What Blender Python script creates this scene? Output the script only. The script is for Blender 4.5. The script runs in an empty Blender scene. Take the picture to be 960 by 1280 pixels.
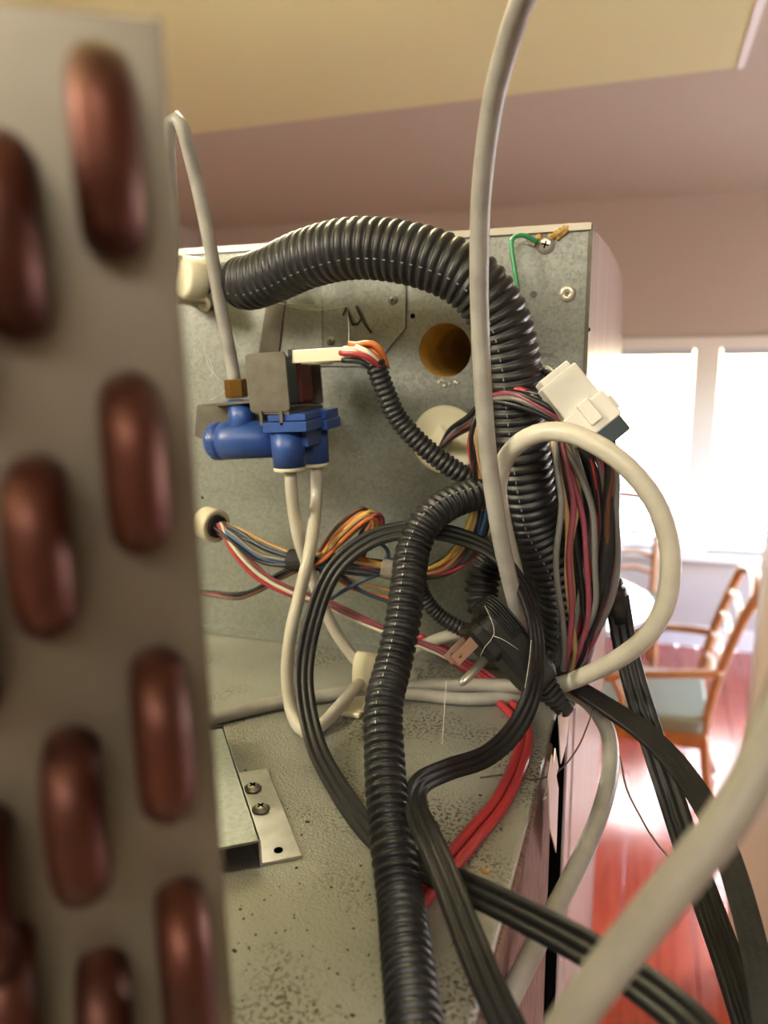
import bpy, bmesh, math, random
from math import sin, cos, pi, radians, atan2
from mathutils import Vector as V, Matrix, Quaternion

# ------------------------------------------------------------------ camera
FPX = 950.0
CAM = V((0.0, 0.0, 2.0))
YAW, PITCH, ROLL = radians(19.5), radians(12.7), radians(-1.0)
FW = V((-sin(YAW) * cos(PITCH), cos(YAW) * cos(PITCH), -sin(PITCH)))
_r = V((cos(YAW), sin(YAW), 0.0))
_u = _r.cross(FW)
RT = _r * cos(ROLL) + _u * sin(ROLL)
UP = _u * cos(ROLL) - _r * sin(ROLL)
C = bpy.context.scene.collection
sc = bpy.context.scene
cd = bpy.data.cameras.new('camera')
cam = bpy.data.objects.new('camera', cd)
C.objects.link(cam)
cam.matrix_world = Matrix(((RT.x, UP.x, -FW.x, CAM.x), (RT.y, UP.y, -FW.y, CAM.y), (RT.z, UP.z, -FW.z, CAM.z), (0, 0, 0, 1)))
cd.sensor_fit = 'VERTICAL'
cd.sensor_height = 36.0
cd.sensor_width = 27.0
cd.lens = FPX / 1280.0 * 36.0
cd.clip_start = 0.01
cd.clip_end = 100
cd.dof.use_dof = True
cd.dof.focus_distance = 0.40
cd.dof.aperture_fstop = cd.lens / 3.8
sc.camera = cam

# ------------------------------------------------------------------ world, lights, exposure
w = bpy.data.worlds.new('sky')
sc.world = w
w.use_nodes = True
wn = w.node_tree.nodes
wl = w.node_tree.links
bg = wn['Background']
sky = wn.new('ShaderNodeTexSky')
sky.sky_type = 'NISHITA'
sky.sun_disc = False
sky.sun_elevation = radians(48)
sky.sun_rotation = radians(-12)
sky.air_density = 1.0
sky.dust_density = 3.0
wl.new(sky.outputs[0], bg.inputs[0])
bg.inputs[1].default_value = 6.0

def area(name, loc, aim, size, power, col, size_y=None, portal=False):
    l = bpy.data.lights.new(name, 'AREA')
    l.energy = power
    l.color = col
    l.size = size
    if size_y:
        l.shape = 'RECTANGLE'
        l.size_y = size_y
    if portal:
        l.cycles.is_portal = True
    o = bpy.data.objects.new(name, l)
    C.objects.link(o)
    o.location = loc
    o.rotation_euler = (V(aim) - V(loc)).to_track_quat('-Z', 'Y').to_euler()
    return o

SIDE_FILL = 19.0
YW = 5.1                                   # far wall
sl_ = bpy.data.lights.new('sun', 'SUN'); sl_.energy = 4.5; sl_.angle = radians(1.5); sl_.color = (1.0, .95, .88)
so_ = bpy.data.objects.new('sun', sl_); C.objects.link(so_)
so_.rotation_euler = V((-.16, -1.0, -1.05)).to_track_quat('-Z', 'Y').to_euler()
area('window_portal', (0.35, YW + 0.1, 1.28), (0.35, 0, 1.28), 2.9, 1, (1, 1, 1), 1.3, portal=True)
area('side_fill_light', (2.66, 3.8, 1.35), (0, 3.4, 2.2), 1.5, SIDE_FILL, (0.93, 0.97, 1.0), 1.2)  # added fill for the dining ceiling, set in the unseen side opening
sc.view_settings.view_transform = 'Standard'
sc.view_settings.look = 'None'
sc.view_settings.gamma = 1
sc.view_settings.exposure = 1.15
sc.cycles.use_denoising = True
sc.cycles.max_bounces = 7
sc.cycles.caustics_reflective = False
sc.cycles.caustics_refractive = False
sc.cycles.sample_clamp_indirect = 6.0

PANEL_FILL = 16.0

# ------------------------------------------------------------------ helpers
def ray(x, y):
    return FW + RT * ((x - 480) / FPX) - UP * ((y - 640) / FPX)
def on(x, y, ax, v):
    d = ray(x, y)
    return CAM + d * ((v - CAM[ax]) / d[ax])
ZT = 1.7715          # top of the refrigerator
YP = 0.5             # plane of the galvanised panel
XS = -0.041          # plane of the side
def PY(x, y, Y): return on(x, y, 1, Y)
def PZ(x, y, Z=ZT): return on(x, y, 2, Z)
def PX(x, y, X=XS): return on(x, y, 0, X)
def S(x, y, Y, r=0.0):
    """a point seen at x, y at depth Y, kept above the metal deck and in front of the panel"""
    p = PY(x, y, min(Y, YP - r))
    if p.z < ZT + r:
        q = PZ(x, y, ZT + r)
        if q.x < -0.045 and q.y < YP:
            p = q
    return p

def rgb(h):
    h = h.lstrip('#')
    c = [int(h[i:i + 2], 16) / 255 for i in (0, 2, 4)]
    return tuple(x / 12.92 if x <= 0.04045 else ((x + 0.055) / 1.055) ** 2.4 for x in c) + (1,)

def mat(name, col, rough=0.5, metal=0.0, col2=None, scale=20.0, detail=4, bump=0.0, bscale=None, emit=0, lo=0.35, hi=0.65, spec=None, kind='noise', stretch=None, rvar=0.0, sss=0.0, coat=0.0, trans=0.0):
    m = bpy.data.materials.new(name)
    m.use_nodes = True
    nt = m.node_tree
    b = nt.nodes['Principled BSDF']
    b.inputs['Base Color'].default_value = rgb(col)
    b.inputs['Roughness'].default_value = rough
    b.inputs['Metallic'].default_value = metal
    if spec is not None: b.inputs['Specular IOR Level'].default_value = spec
    if coat: b.inputs['Coat Weight'].default_value = coat; b.inputs['Coat Roughness'].default_value = 0.15
    if trans: b.inputs['Transmission Weight'].default_value = trans
    if sss:
        b.inputs['Subsurface Weight'].default_value = sss
        b.inputs['Subsurface Radius'].default_value = (0.004, 0.0035, 0.003)
        b.inputs['Subsurface Scale'].default_value = 1.0
    if emit:
        b.inputs['Emission Color'].default_value = rgb(col)
        b.inputs['Emission Strength'].default_value = emit
    if col2 or bump or rvar:
        tc = nt.nodes.new('ShaderNodeTexCoord')
        mp = nt.nodes.new('ShaderNodeMapping')
        nt.links.new(tc.outputs['Object'], mp.inputs[0])
        if stretch: mp.inputs['Scale'].default_value = stretch
        if kind == 'noise':
            n = nt.nodes.new('ShaderNodeTexNoise')
            n.inputs['Detail'].default_value = detail
            out = n.outputs['Fac']
        else:
            n = nt.nodes.new('ShaderNodeTexVoronoi')
            out = n.outputs['Color']
        n.inputs['Scale'].default_value = scale
        nt.links.new(mp.outputs[0], n.inputs['Vector'])
        if col2:
            r = nt.nodes.new('ShaderNodeValToRGB')
            r.color_ramp.elements[0].position = lo
            r.color_ramp.elements[1].position = hi
            r.color_ramp.elements[0].color = rgb(col)
            r.color_ramp.elements[1].color = rgb(col2)
            nt.links.new(out, r.inputs[0])
            nt.links.new(r.outputs[0], b.inputs['Base Color'])
        if rvar:
            mr = nt.nodes.new('ShaderNodeMapRange')
            mr.inputs['To Min'].default_value = rough - rvar
            mr.inputs['To Max'].default_value = rough + rvar
            nt.links.new(out, mr.inputs[0])
            nt.links.new(mr.outputs[0], b.inputs['Roughness'])
        if bump:
            n2 = nt.nodes.new('ShaderNodeTexNoise')
            n2.inputs['Scale'].default_value = bscale or scale
            n2.inputs['Detail'].default_value = 5
            nt.links.new(mp.outputs[0], n2.inputs['Vector'])
            bp = nt.nodes.new('ShaderNodeBump')
            bp.inputs['Strength'].default_value = bump
            bp.inputs['Distance'].default_value = 0.002
            nt.links.new(n2.outputs['Fac'], bp.inputs['Height'])
            nt.links.new(bp.outputs[0], b.inputs['Normal'])
    return m

class MB:
    def __init__(s): s.v = []; s.f = []; s.sm = []
    def add(s, vs, fs, smooth=False):
        n = len(s.v)
        s.v += [V(p) for p in vs]
        s.f += [[i + n for i in f] for f in fs]
        s.sm += [smooth] * len(fs)
        return s
    def hexa(s, a):       # 8 corners: bottom 0-3 ccw, top 4-7
        return s.add(a, [(3, 2, 1, 0), (4, 5, 6, 7), (0, 1, 5, 4), (1, 2, 6, 5), (2, 3, 7, 6), (3, 0, 4, 7)])
    def box(s, lo, hi):
        x0, y0, z0 = lo; x1, y1, z1 = hi
        return s.hexa([(x0, y0, z0), (x1, y0, z0), (x1, y1, z0), (x0, y1, z0), (x0, y0, z1), (x1, y0, z1), (x1, y1, z1), (x0, y1, z1)])
    def obox(s, c, ax, ay, az):   # half-axis vectors
        c, ax, ay, az = V(c), V(ax), V(ay), V(az)
        return s.hexa([c - ax - ay - az, c + ax - ay - az, c + ax + ay - az, c - ax + ay - az, c - ax - ay + az, c + ax - ay + az, c + ax + ay + az, c - ax + ay + az])
    def rbox(s, c, ax, ay, az, r=0.25, seg=4, taper=1.0):
        """box with rounded outline in the ax/ay plane and a small chamfer along az; r relative to the shorter half-axis"""
        c, ax, ay, az = V(c), V(ax), V(ay), V(az)
        la, lb, lc = ax.length, ay.length, az.length
        rr = r * min(la, lb)
        out = []
        for (sx, sy, a0) in ((1, 1, 0), (-1, 1, pi / 2), (-1, -1, pi), (1, -1, 3 * pi / 2)):
            for k in range(seg + 1):
                a = a0 + pi / 2 * k / seg
                out.append((sx * (la - rr) + rr * cos(a), sy * (lb - rr) + rr * sin(a)))
        n = len(out)
        vs = []
        ch = min(lc * 0.4, rr * 0.6)
        for (h, k, tp) in ((-1, 1, 1), (-1, 0, 1), (1, 0, taper), (1, 1, taper)):
            z = h * (lc - (0 if k else ch))
            inset = ch if k else 0
            for (x, y) in out:
                fx = tp * (la - inset) / la; fy = tp * (lb - inset) / lb
                vs.append(c + ax / la * x * fx + ay / lb * y * fy + az / lc * z)
        fs = [list(range(n))[::-1], list(range(3 * n, 4 * n))]
        for q in range(3):
            for i in range(n):
                j = (i + 1) % n
                fs.append((q * n + i, q * n + j, (q + 1) * n + j, (q + 1) * n + i))
        return s.add(vs, fs)
    def lathe(s, p0, axis, prof, seg=24, smooth=True, cap=True):
        """prof: list of (distance along axis, radius)"""
        ax = V(axis).normalized()
        t = V((0, 0, 1)) if abs(ax.z) < 0.9 else V((1, 0, 0))
        a = ax.cross(t).normalized(); b = ax.cross(a)
        vs = []
        for (h, r) in prof:
            for i in range(seg):
                an = 2 * pi * i / seg
                vs.append(V(p0) + ax * h + a * (r * cos(an)) + b * (r * sin(an)))
        fs = []
        for q in range(len(prof) - 1):
            for i in range(seg):
                j = (i + 1) % seg
                fs.append((q * seg + j, q * seg + i, (q + 1) * seg + i, (q + 1) * seg + j))
        s.add(vs, fs, smooth)
        if cap:
            n = len(s.v) - len(vs)
            s.f.append([n + i for i in range(seg)]); s.sm.append(False)
            n2 = n + (len(prof) - 1) * seg
            s.f.append([n2 + i for i in range(seg)][::-1]); s.sm.append(False)
        return s
    def cyl(s, p0, p1, r, seg=20, r2=None, smooth=True):
        d = V(p1) - V(p0)
        return s.lathe(p0, d, [(0, r), (d.length, r if r2 is None else r2)], seg, smooth)
    def poly(s, pts, n, th):      # extrude a planar polygon by n*th
        pts = [V(p) for p in pts]; d = V(n).normalized() * th; k = len(pts)
        fs = [list(range(k)), list(range(k, 2 * k))[::-1]] + [(i, (i + 1) % k, k + (i + 1) % k, k + i) for i in range(k)]
        return s.add(pts + [p + d for p in pts], fs)
    def holed(s, corners, hc, hr, n, th, seg=32):
        """rectangle with a round hole, given thickness; corners in order"""
        cs = [V(c) for c in corners]; hc = V(hc)
        e1 = (cs[1] - cs[0]).normalized(); nn = V(n).normalized(); e2 = nn.cross(e1)
        def uv(p): d = p - hc; return d.dot(e1), d.dot(e2)
        us = [uv(c) for c in cs]
        x0, x1 = min(u[0] for u in us), max(u[0] for u in us)
        y0, y1 = min(u[1] for u in us), max(u[1] for u in us)
        ring, outer = [], []
        angs = sorted([2 * pi * i / seg for i in range(seg)] + [atan2(y, x) % (2 * pi) for x in (x0, x1) for y in (y0, y1)])
        for a in angs:
            c, d = cos(a), sin(a)
            t = min((x1 / c if c > 1e-9 else x0 / c if c < -1e-9 else 1e9), (y1 / d if d > 1e-9 else y0 / d if d < -1e-9 else 1e9))
            ring.append(hc + e1 * (hr * c) + e2 * (hr * d)); outer.append(hc + e1 * (t * c) + e2 * (t * d))
        k = len(angs); off = nn * th
        vs = ring + outer + [p + off for p in ring] + [p + off for p in outer]
        fs = []
        for i in range(k):
            j = (i + 1) % k
            fs += [(i, j, k + j, k + i), (2 * k + j, 2 * k + i, 3 * k + i, 3 * k + j), (j, i, 2 * k + i, 2 * k + j), (k + i, k + j, 3 * k + j, 3 * k + i)]
        return s.add(vs, fs)
    def build(s, name, m, parent=None, bevel=0.0, label=None):
        me = bpy.data.meshes.new(name)
        if parent is not None:
            base = parent
            L = V((0, 0, 0))
            while base is not None: L += base.location; base = base.parent
        else:
            zs = min(p.z for p in s.v)
            k = len(s.v)
            L = V((sum(p.x for p in s.v) / k, sum(p.y for p in s.v) / k, zs))
        me.from_pydata([p - L for p in s.v], [], s.f)
        bm = bmesh.new(); bm.from_mesh(me)
        bmesh.ops.recalc_face_normals(bm, faces=bm.faces)
        bm.to_mesh(me); bm.free()
        me.polygons.foreach_set('use_smooth', s.sm)
        me.materials.append(m)
        o = bpy.data.objects.new(name, me)
        C.objects.link(o)
        if parent is not None: o.parent = parent
        else: o.location = L
        if bevel:
            b = o.modifiers.new('bevel', 'BEVEL'); b.width = bevel; b.segments = 2; b.limit_method = 'ANGLE'
            b.angle_limit = radians(50)
        if label: o['label'] = label
        return o

def tag(o, label, cat, group=None):
    o['label'] = label; o['category'] = cat
    if group: o['group'] = group
    return o
def thing(name, loc, label, cat, group=None):
    o = bpy.data.objects.new(name, None)
    o.empty_display_size = 0.02
    C.objects.link(o); o.location = loc
    return tag(o, label, cat, group)
def struct(o): o['kind'] = 'structure'; return o

def spline(pts, step):
    """centripetal-ish Catmull-Rom resampled to even arc length; pts may carry a 4th value"""
    P = [tuple(p) for p in pts]
    dim = len(P[0])
    P = [tuple(2 * P[0][i] - P[1][i] for i in range(dim))] + P + [tuple(2 * P[-1][i] - P[-2][i] for i in range(dim))]
    dense = []
    for k in range(1, len(P) - 2):
        for j in range(16):
            t = j / 16
            dense.append(tuple(0.5 * (2 * P[k][i] + (P[k + 1][i] - P[k - 1][i]) * t + (2 * P[k - 1][i] - 5 * P[k][i] + 4 * P[k + 1][i] - P[k + 2][i]) * t * t + (-P[k - 1][i] + 3 * P[k][i] - 3 * P[k + 1][i] + P[k + 2][i]) * t ** 3) for i in range(dim)))
    dense.append(P[-2])
    L = [0.0]
    for a, b in zip(dense, dense[1:]): L.append(L[-1] + (V(a[:3]) - V(b[:3])).length)
    n = max(2, int(L[-1] / step)); out = []; k = 0
    for i in range(n + 1):
        d = L[-1] * i / n
        while k < len(L) - 2 and L[k + 1] < d: k += 1
        t = (d - L[k]) / max(1e-9, L[k + 1] - L[k])
        out.append(tuple(dense[k][j] * (1 - t) + dense[k + 1][j] * t for j in range(dim)))
    return out, L[-1]

def frames(ps):
    """parallel transport"""
    T = []
    for i in range(len(ps)):
        a = ps[max(0, i - 1)]; b = ps[min(len(ps) - 1, i + 1)]
        T.append((b - a).normalized())
    n = T[0].orthogonal().normalized(); N = []
    for i, t in enumerate(T):
        n = (n - t * n.dot(t)).normalized()
        N.append(n)
    return T, N

def sweep(mb, ps, secs, N=None, smooth=True, closed_caps=True):
    """secs: per point list of (u, v) section coordinates"""
    T, N0 = frames(ps)
    N = N or N0
    k = len(secs[0]); vs = []
    for i, p in enumerate(ps):
        n = N[i]; b = T[i].cross(n)
        for (u, v) in secs[i]: vs.append(p + n * u + b * v)
    fs = [(i * k + j, i * k + (j + 1) % k, (i + 1) * k + (j + 1) % k, (i + 1) * k + j) for i in range(len(ps) - 1) for j in range(k)]
    mb.add(vs, fs, smooth)
    if closed_caps:
        n = len(mb.v) - len(vs)
        mb.f.append([n + j for j in range(k)][::-1]); mb.sm.append(False)
        mb.f.append([n + (len(ps) - 1) * k + j for j in range(k)]); mb.sm.append(False)
    return mb

def circ(r, k, ph=0): return [(r * cos(2 * pi * j / k + ph), r * sin(2 * pi * j / k + ph)) for j in range(k)]
def tube(mb, pts, r, k=12, step=0.006):
    ps, L = spline(pts, step)
    ps = [V(p[:3]) for p in ps]
    return sweep(mb, ps, [circ(r, k)] * len(ps))
def seen(pts, r):      # (px, py, Y) list -> world points
    return [S(x, y, Y, r) for (x, y, Y) in pts]

def corrugated(name, pts, r, pitch, m, parent=None, depth=0.16, k=26, seam=None, seam_mat=None, label=None, ramp=0, srange=(0, 1)):
    ps, L = spline(pts, pitch / 8)
    ps = [V(p[:3]) for p in ps]
    sh = (0.0, 0.5, 0.92, 1.0, 1.0, 0.92, 0.5, 0.0)
    secs = []
    sl = random.uniform(0, 6.28)
    for i in range(len(ps)):
        rr = r * (1 - depth * (1 - sh[i % 8]))
        if ramp and i * pitch / 8 < ramp:
            t_ = i * pitch / 8 / ramp; rr *= .62 + .38 * (3 * t_ * t_ - 2 * t_ ** 3)
        secs.append(circ(rr, k))
    mb = MB(); sweep(mb, ps, secs)
    o = mb.build(name, m, parent, label=label)
    if seam is not None:                                   # slit along the loom: its glints put in as pale beads
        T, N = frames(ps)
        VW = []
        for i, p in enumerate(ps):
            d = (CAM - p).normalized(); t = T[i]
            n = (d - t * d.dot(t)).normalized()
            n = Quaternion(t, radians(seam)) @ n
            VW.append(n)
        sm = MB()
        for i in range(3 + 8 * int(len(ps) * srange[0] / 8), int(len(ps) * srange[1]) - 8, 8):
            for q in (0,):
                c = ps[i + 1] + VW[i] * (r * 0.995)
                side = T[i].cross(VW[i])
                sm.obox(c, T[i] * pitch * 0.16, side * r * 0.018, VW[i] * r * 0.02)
        s = sm.build('split_edge_glints', seam_mat, o)
        s['label'] = 'slit edge of the tubing with its glints coloured in as pale dots'
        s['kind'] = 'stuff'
    return o

def flat_cord(pts, width, twists, name, m, parent=None, step=0.004, valley=0.55):
    """three joined round conductors side by side; twist 0 faces the camera side"""
    n = len(pts)
    P4 = [tuple(p) + (tw,) for p, tw in zip(pts, twists)]
    q, L = spline(P4, step)
    ps = [V(p[:3]) for p in q]
    T, _ = frames(ps)
    N = []
    for i, p in enumerate(ps):
        d = (CAM - p).normalized(); t = T[i]
        nn = (d - t * d.dot(t)).normalized()
        N.append(Quaternion(t, radians(q[i][3])) @ nn)
    w3 = width / 6.0; sec = []
    K = 7
    for s_ in (1, -1):                # top side then bottom side
        for c in ((-1, 0, 1) if s_ == 1 else (1, 0, -1)):
            for j in range(K):
                a = pi * (j + 0.35) / (K - 1 + 0.7)
                x = -cos(a) * w3 * s_ + c * 2 * w3
                y = sin(a) * w3 * 0.95 * s_
                sec.append((y if abs(y) > w3 * valley else w3 * valley * s_, x))
    mb = MB()
    sweep(mb, ps, [sec] * len(ps), N)
    return mb.build(name, m, parent)

def screw(parent, c, n, r, m, dark, name='screw', h=0.4):
    n = V(n).normalized()
    mb = MB().lathe(c, n, [(0, r * 1.25), (r * 0.12, r * 1.25), (r * 0.14, r), (r * h * .7, r * 0.92), (r * h, r * 0.7), (r * h * 1.15, r * 0.35), (r * h * 1.2, 0.0001)], 20)
    o = mb.build(name, m, parent)
    t = n.orthogonal().normalized(); b = n.cross(t)
    t, b = (t + b * 0.5).normalized(), (b - t * 0.5).normalized()
    x = MB()
    cc = V(c) + n * (r * h * 1.12)
    x.obox(cc, t * r * 0.5, b * r * 0.1, n * r * 0.1); x.obox(cc, b * r * 0.5, t * r * 0.1, n * r * 0.1)
    if o.parent is not None and o.parent.parent is None:
        x.build('cross_slot', dark, o)
    return o

# ------------------------------------------------------------------ materials
M = {}
M['ceiling'] = mat('pink_beige_ceiling_paint', '#c0b6a2', 0.95, bump=0.3, bscale=60)
M['soffit'] = mat('cream_ceiling_paint', '#dcdba6', 0.9, bump=0.8, bscale=70)
M['wall'] = mat('beige_wall_paint', '#bfb0a4', 0.9, bump=0.15, bscale=50)
M['white'] = mat('white_trim_paint', '#e9e4dc', 0.5)
M['redwood'] = mat('red_stained_floor_wood', '#a03c28', 0.25, col2='#b54e36', scale=9, stretch=(6, 0.6, 1), bump=0.05, coat=0.5)
M['galv'] = mat('galvanised_steel', '#7d817c', 0.45, 0.75, col2='#989c96', scale=620, kind='voronoi', bump=0.10, bscale=160, lo=0.0, hi=1.0, rvar=0.1)
M['steel'] = mat('bright_zinc_steel', '#c4c3ba', 0.32, 0.7, col2='#a3a29a', scale=60, rvar=0.1)
M['edge'] = mat('raw_folded_steel_edge', '#cfcabb', 0.3, 0.7)
M['copper'] = mat('tarnished_copper', '#583023', 0.45, 0.7, col2='#40221a', scale=40)
M['alu'] = mat('dull_aluminium_plate', '#8d8678', 0.45, 0.85, col2='#756e62', scale=14, rvar=0.1)
M['black'] = mat('black_loom_plastic', '#17181b', 0.42, col2='#222326', scale=80, spec=0.5)
M['cordblack'] = mat('black_cord_rubber', '#141416', 0.45, spec=.35, col2='#1c1c1e', scale=120, bump=0.15, bscale=300)
M['plug'] = mat('matte_black_plug_plastic', '#161616', 0.5, col2='#222222', scale=90, bump=0.1, bscale=400)
M['tube'] = mat('milky_polyethylene', '#c6c3b6', 0.38, sss=0.25, col2='#b8b4a5', scale=50)
M['tube_grey'] = mat('grey_white_tube_plastic', '#a09e98', 0.42, sss=0.15, col2='#8e8c86', scale=70)
M['tube_dark'] = mat('smoky_grey_tube_plastic', '#8b857c', 0.5, col2='#7d776e', scale=50)
M['nylon'] = mat('ivory_nylon', '#e2dcc0', 0.45, sss=0.2)
M['nylonwhite'] = mat('white_nylon', '#dedcd2', 0.45, sss=0.2)
M['blue'] = mat('blue_valve_plastic', '#2d4f96', 0.38, col2='#274686', scale=60)
M['teal'] = mat('dark_teal_coil_plastic', '#1f3036', 0.45)
M['maroon'] = mat('maroon_coil_tape', '#5a1c1a', 0.5)
M['brass'] = mat('old_brass', '#8a6a32', 0.35, 0.9)
M['lamsteel'] = mat('grey_solenoid_steel', '#5d5a52', 0.5, 0.6, col2='#6c685e', scale=90)
M['dark'] = mat('dark_void', '#070707', 0.9, spec=0.0)
M['ink'] = mat('black_marker_ink', '#0b0c10', 0.6)
M['foam'] = mat('yellow_insulation_foam', '#dcbc70', 0.9, col2='#c4a256', scale=60, bump=0.4, bscale=200)
M['putty'] = mat('tan_foam_putty', '#c2a268', 0.85, col2='#a58345', scale=200, bump=0.8, bscale=500)
M['paint'] = mat('white_enamel_side', '#cfc3c6', 0.25, col2='#bdb0b4', scale=14, stretch=(1, 6, 0.3))
M['brownside'] = mat('brown_scuffed_side_sheet', '#5f4740', 0.6, 0.0, spec=0.15, col2='#8b6f66', scale=130, stretch=(1, 6, 0.6), bump=0.3, bscale=200)
M['tape'] = mat('black_cloth_tape', '#1b1b1c', 0.7, bump=0.4, bscale=500)
M['greytape'] = mat('dusty_grey_tape', '#6f6a62', 0.85, col2='#8a857a', scale=200)
M['wood'] = mat('honey_oak', '#b9783c', 0.35, col2='#a0622c', scale=12, stretch=(6, 6, 0.5))
M['chairwood'] = mat('varnished_chair_wood', '#a86a3c', 0.3, col2='#bd8352', scale=14)
M['cushion'] = mat('grey_green_upholstery', '#86836f', 0.85)
M['debris'] = mat('dark_crumbs', '#2a241c', 0.9)
M['web'] = mat('dusty_cobweb_fibre', '#c9c4b4', 0.9)
M['fibre'] = mat('brown_twine', '#5d4a40', 0.9)
M['slat'] = mat('white_blind_slat', '#b9bfc6', 0.5)
M['glass'] = mat('window_glass', '#ffffff', 0.02, trans=1.0)
M['table'] = mat('dark_table_top', '#a39c94', 0.12, coat=1.0)
M['shade'] = mat('lamp_glass', '#fff0d8', 0.4, emit=32)
M['shade2'] = mat('bright_lamp_glass', '#fff1d2', 0.4, emit=64)
WIRE = {}
for n_, c_ in dict(red='#a63238', rose='#86424e', yellow='#d6b14e', orange='#c06a34', black='#17181a', navy='#27364f', blue='#3c5f8c', grey='#6d6c6a', white='#d6d0bc', brown='#5d3a2a', green='#2f8a58', tan='#a8895e').items():
    WIRE[n_] = mat(n_ + '_wire_insulation', c_, 0.38)

# deck material: galvanised sheet with rust specks and dirt
def deck_mat():
    m = mat('dusty_galvanised_deck', '#b2b3aa', 0.40, 0.55, col2='#9c9d96', scale=9, bump=0.5, bscale=900, rvar=0.12)
    nt = m.node_tree; b = nt.nodes['Principled BSDF']
    src = b.inputs['Base Color'].links[0].from_socket
    tc = [n for n in nt.nodes if n.type == 'TEX_COORD'][0]
    def speck(scale, thr, wide):
        n = nt.nodes.new('ShaderNodeTexNoise'); n.inputs['Scale'].default_value = scale; n.inputs['Detail'].default_value = 3
        nt.links.new(tc.outputs['Object'], n.inputs['Vector'])
        r = nt.nodes.new('ShaderNodeMapRange'); r.inputs['From Min'].default_value = thr; r.inputs['From Max'].default_value = thr + wide
        nt.links.new(n.outputs['Fac'], r.inputs[0]); return r.outputs[0]
    mul = nt.nodes.new('ShaderNodeMath'); mul.operation = 'MULTIPLY'
    nt.links.new(speck(520, 0.52, 0.06), mul.inputs[0]); nt.links.new(speck(13, 0.50, 0.12), mul.inputs[1])
    mx = nt.nodes.new('ShaderNodeMix'); mx.data_type = 'RGBA'
    nt.links.new(mul.outputs[0], mx.inputs['Factor'])
    nt.links.new(src, mx.inputs['A']); mx.inputs['B'].default_value = rgb('#62584a')
    nt.links.new(mx.outputs['Result'], b.inputs['Base Color'])
    return m
M['deck'] = deck_mat()

random.seed(5)
# ------------------------------------------------------------------ the room
XR, XL, YB, ZC = 2.6, -3.2, -2.6, 2.81
struct(MB().box((XL, 1.02, -0.06), (XR, YW, -0.02)).build('floor', M['redwood']))
struct(MB().box((XL, YB, -0.06), (XR, 1.0, 0.0)).build('floor', mat('pale_bounce_floor', '#b5ada0', .4)))  # unseen kitchen floor; beige tile invented for a neutral bounce
FL = bpy.data.objects['floor']
x = -0.72; pk = None
while x < 1.75:
    yy = 1.02 - random.uniform(0, 0.9)
    while yy < YW:
        ln = 1.25
        if yy + ln > YW: ln = YW - yy
        me = MB().box((x + 0.0015, max(yy, 1.02) + 0.0015, -0.02), (x + 0.1185, yy + ln - 0.0015, 0.0 - random.uniform(0, .0008))).build('floor_plank', M['redwood'], FL, bevel=0.0015)
        yy += ln
    x += 0.12
struct(MB().box((XL, YB, ZC), (XR, YW + .1, ZC + .1)).build('ceiling', M['ceiling']))
# cream dropped ceiling panel over the kitchen, its right and far edges showing
a = PZ(915, 105, ZC - 0.03); b_ = PZ(240, 150, ZC - 0.03)
struct(MB().box((XL, YB, ZC - 0.03), (a.x, (a.y + b_.y) / 2, ZC)).build('ceiling', M['soffit']))
tr = struct(MB().box((a.x, YB, ZC - 0.034), (a.x + 0.02, (a.y + b_.y) / 2 + .0, ZC)).build('trim_1', M['white']))
struct(MB().box((-8, YW + .2, -.4), (8, YW + 14, -.3)).build('ground', mat('pale_patio_concrete', '#c9c6bd', .8)))
# far wall with a window opening
wx0, wx1, wz0, wz1 = -1.05, 1.75, 0.645, 1.918
mb = MB()
mb.box((XL, YW, 0), (wx0, YW + .12, ZC)); mb.box((wx1, YW, 0), (XR, YW + .12, ZC))
mb.box((wx0, YW, 0), (wx1, YW + .12, wz0)); mb.box((wx0, YW, wz1), (wx1, YW + .12, ZC))
struct(mb.build('wall_far', M['wall']))
struct(MB().box((XL - .1, YB, 0), (XL, YW, ZC)).build('wall_left', M['wall']))
mb = MB()
mb.box((XR, YB, 0), (XR + .1, 3.0, ZC)); mb.box((XR, 4.6, 0), (XR + .1, YW, ZC)); mb.box((XR, 3.0, 0), (XR + .1, 4.6, .7)); mb.box((XR, 3.0, 2.0), (XR + .1, 4.6, ZC))
struct(mb.build('wall_right', M['wall']))
struct(MB().box((XR - .01, 2.93, .63), (XR + .08, 3.0, 2.07)).box((XR - .01, 4.6, .63), (XR + .08, 4.67, 2.07)).box((XR - .01, 2.93, 2.0), (XR + .08, 4.67, 2.07)).box((XR - .01, 2.93, .63), (XR + .08, 4.67, .7)).build('added_window_2', M['white']))  # unseen side window, added to let light onto the dining ceiling
struct(MB().box((XL, YB - .1, 0), (XR, YB, ZC)).build('wall_near', M['wall']))
struct(MB().box((-1.0, YW - .015, 0), (XR, YW, 0.14)).build('baseboard_far', M['white']))
win = bpy.data.objects.new('window_1', None); C.objects.link(win); win.location = (0.35, YW, wz0); win['kind'] = 'structure'
mx_ = 0.30
mb = MB()
mb.box((wx0, YW - .03, wz1), (wx1, YW + .08, wz1 + .07)); mb.box((wx0 - .07, YW - .03, wz0 - .09), (wx0, YW + .08, wz1 + .07)); mb.box((wx1, YW - .03, wz0 - .09), (wx1 + .07, YW + .08, wz1 + .07))
mb.build('window_frame', M['white'], win)
MB().box((wx0 - .1, YW - .09, wz0 - .04), (wx1 + .1, YW + .1, wz0)).build('window_sill', M['white'], win)
MB().box((mx_ - .07, YW - .02, wz0), (mx_ + .07, YW + .08, wz1)).build('mullion', M['white'], win)
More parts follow.
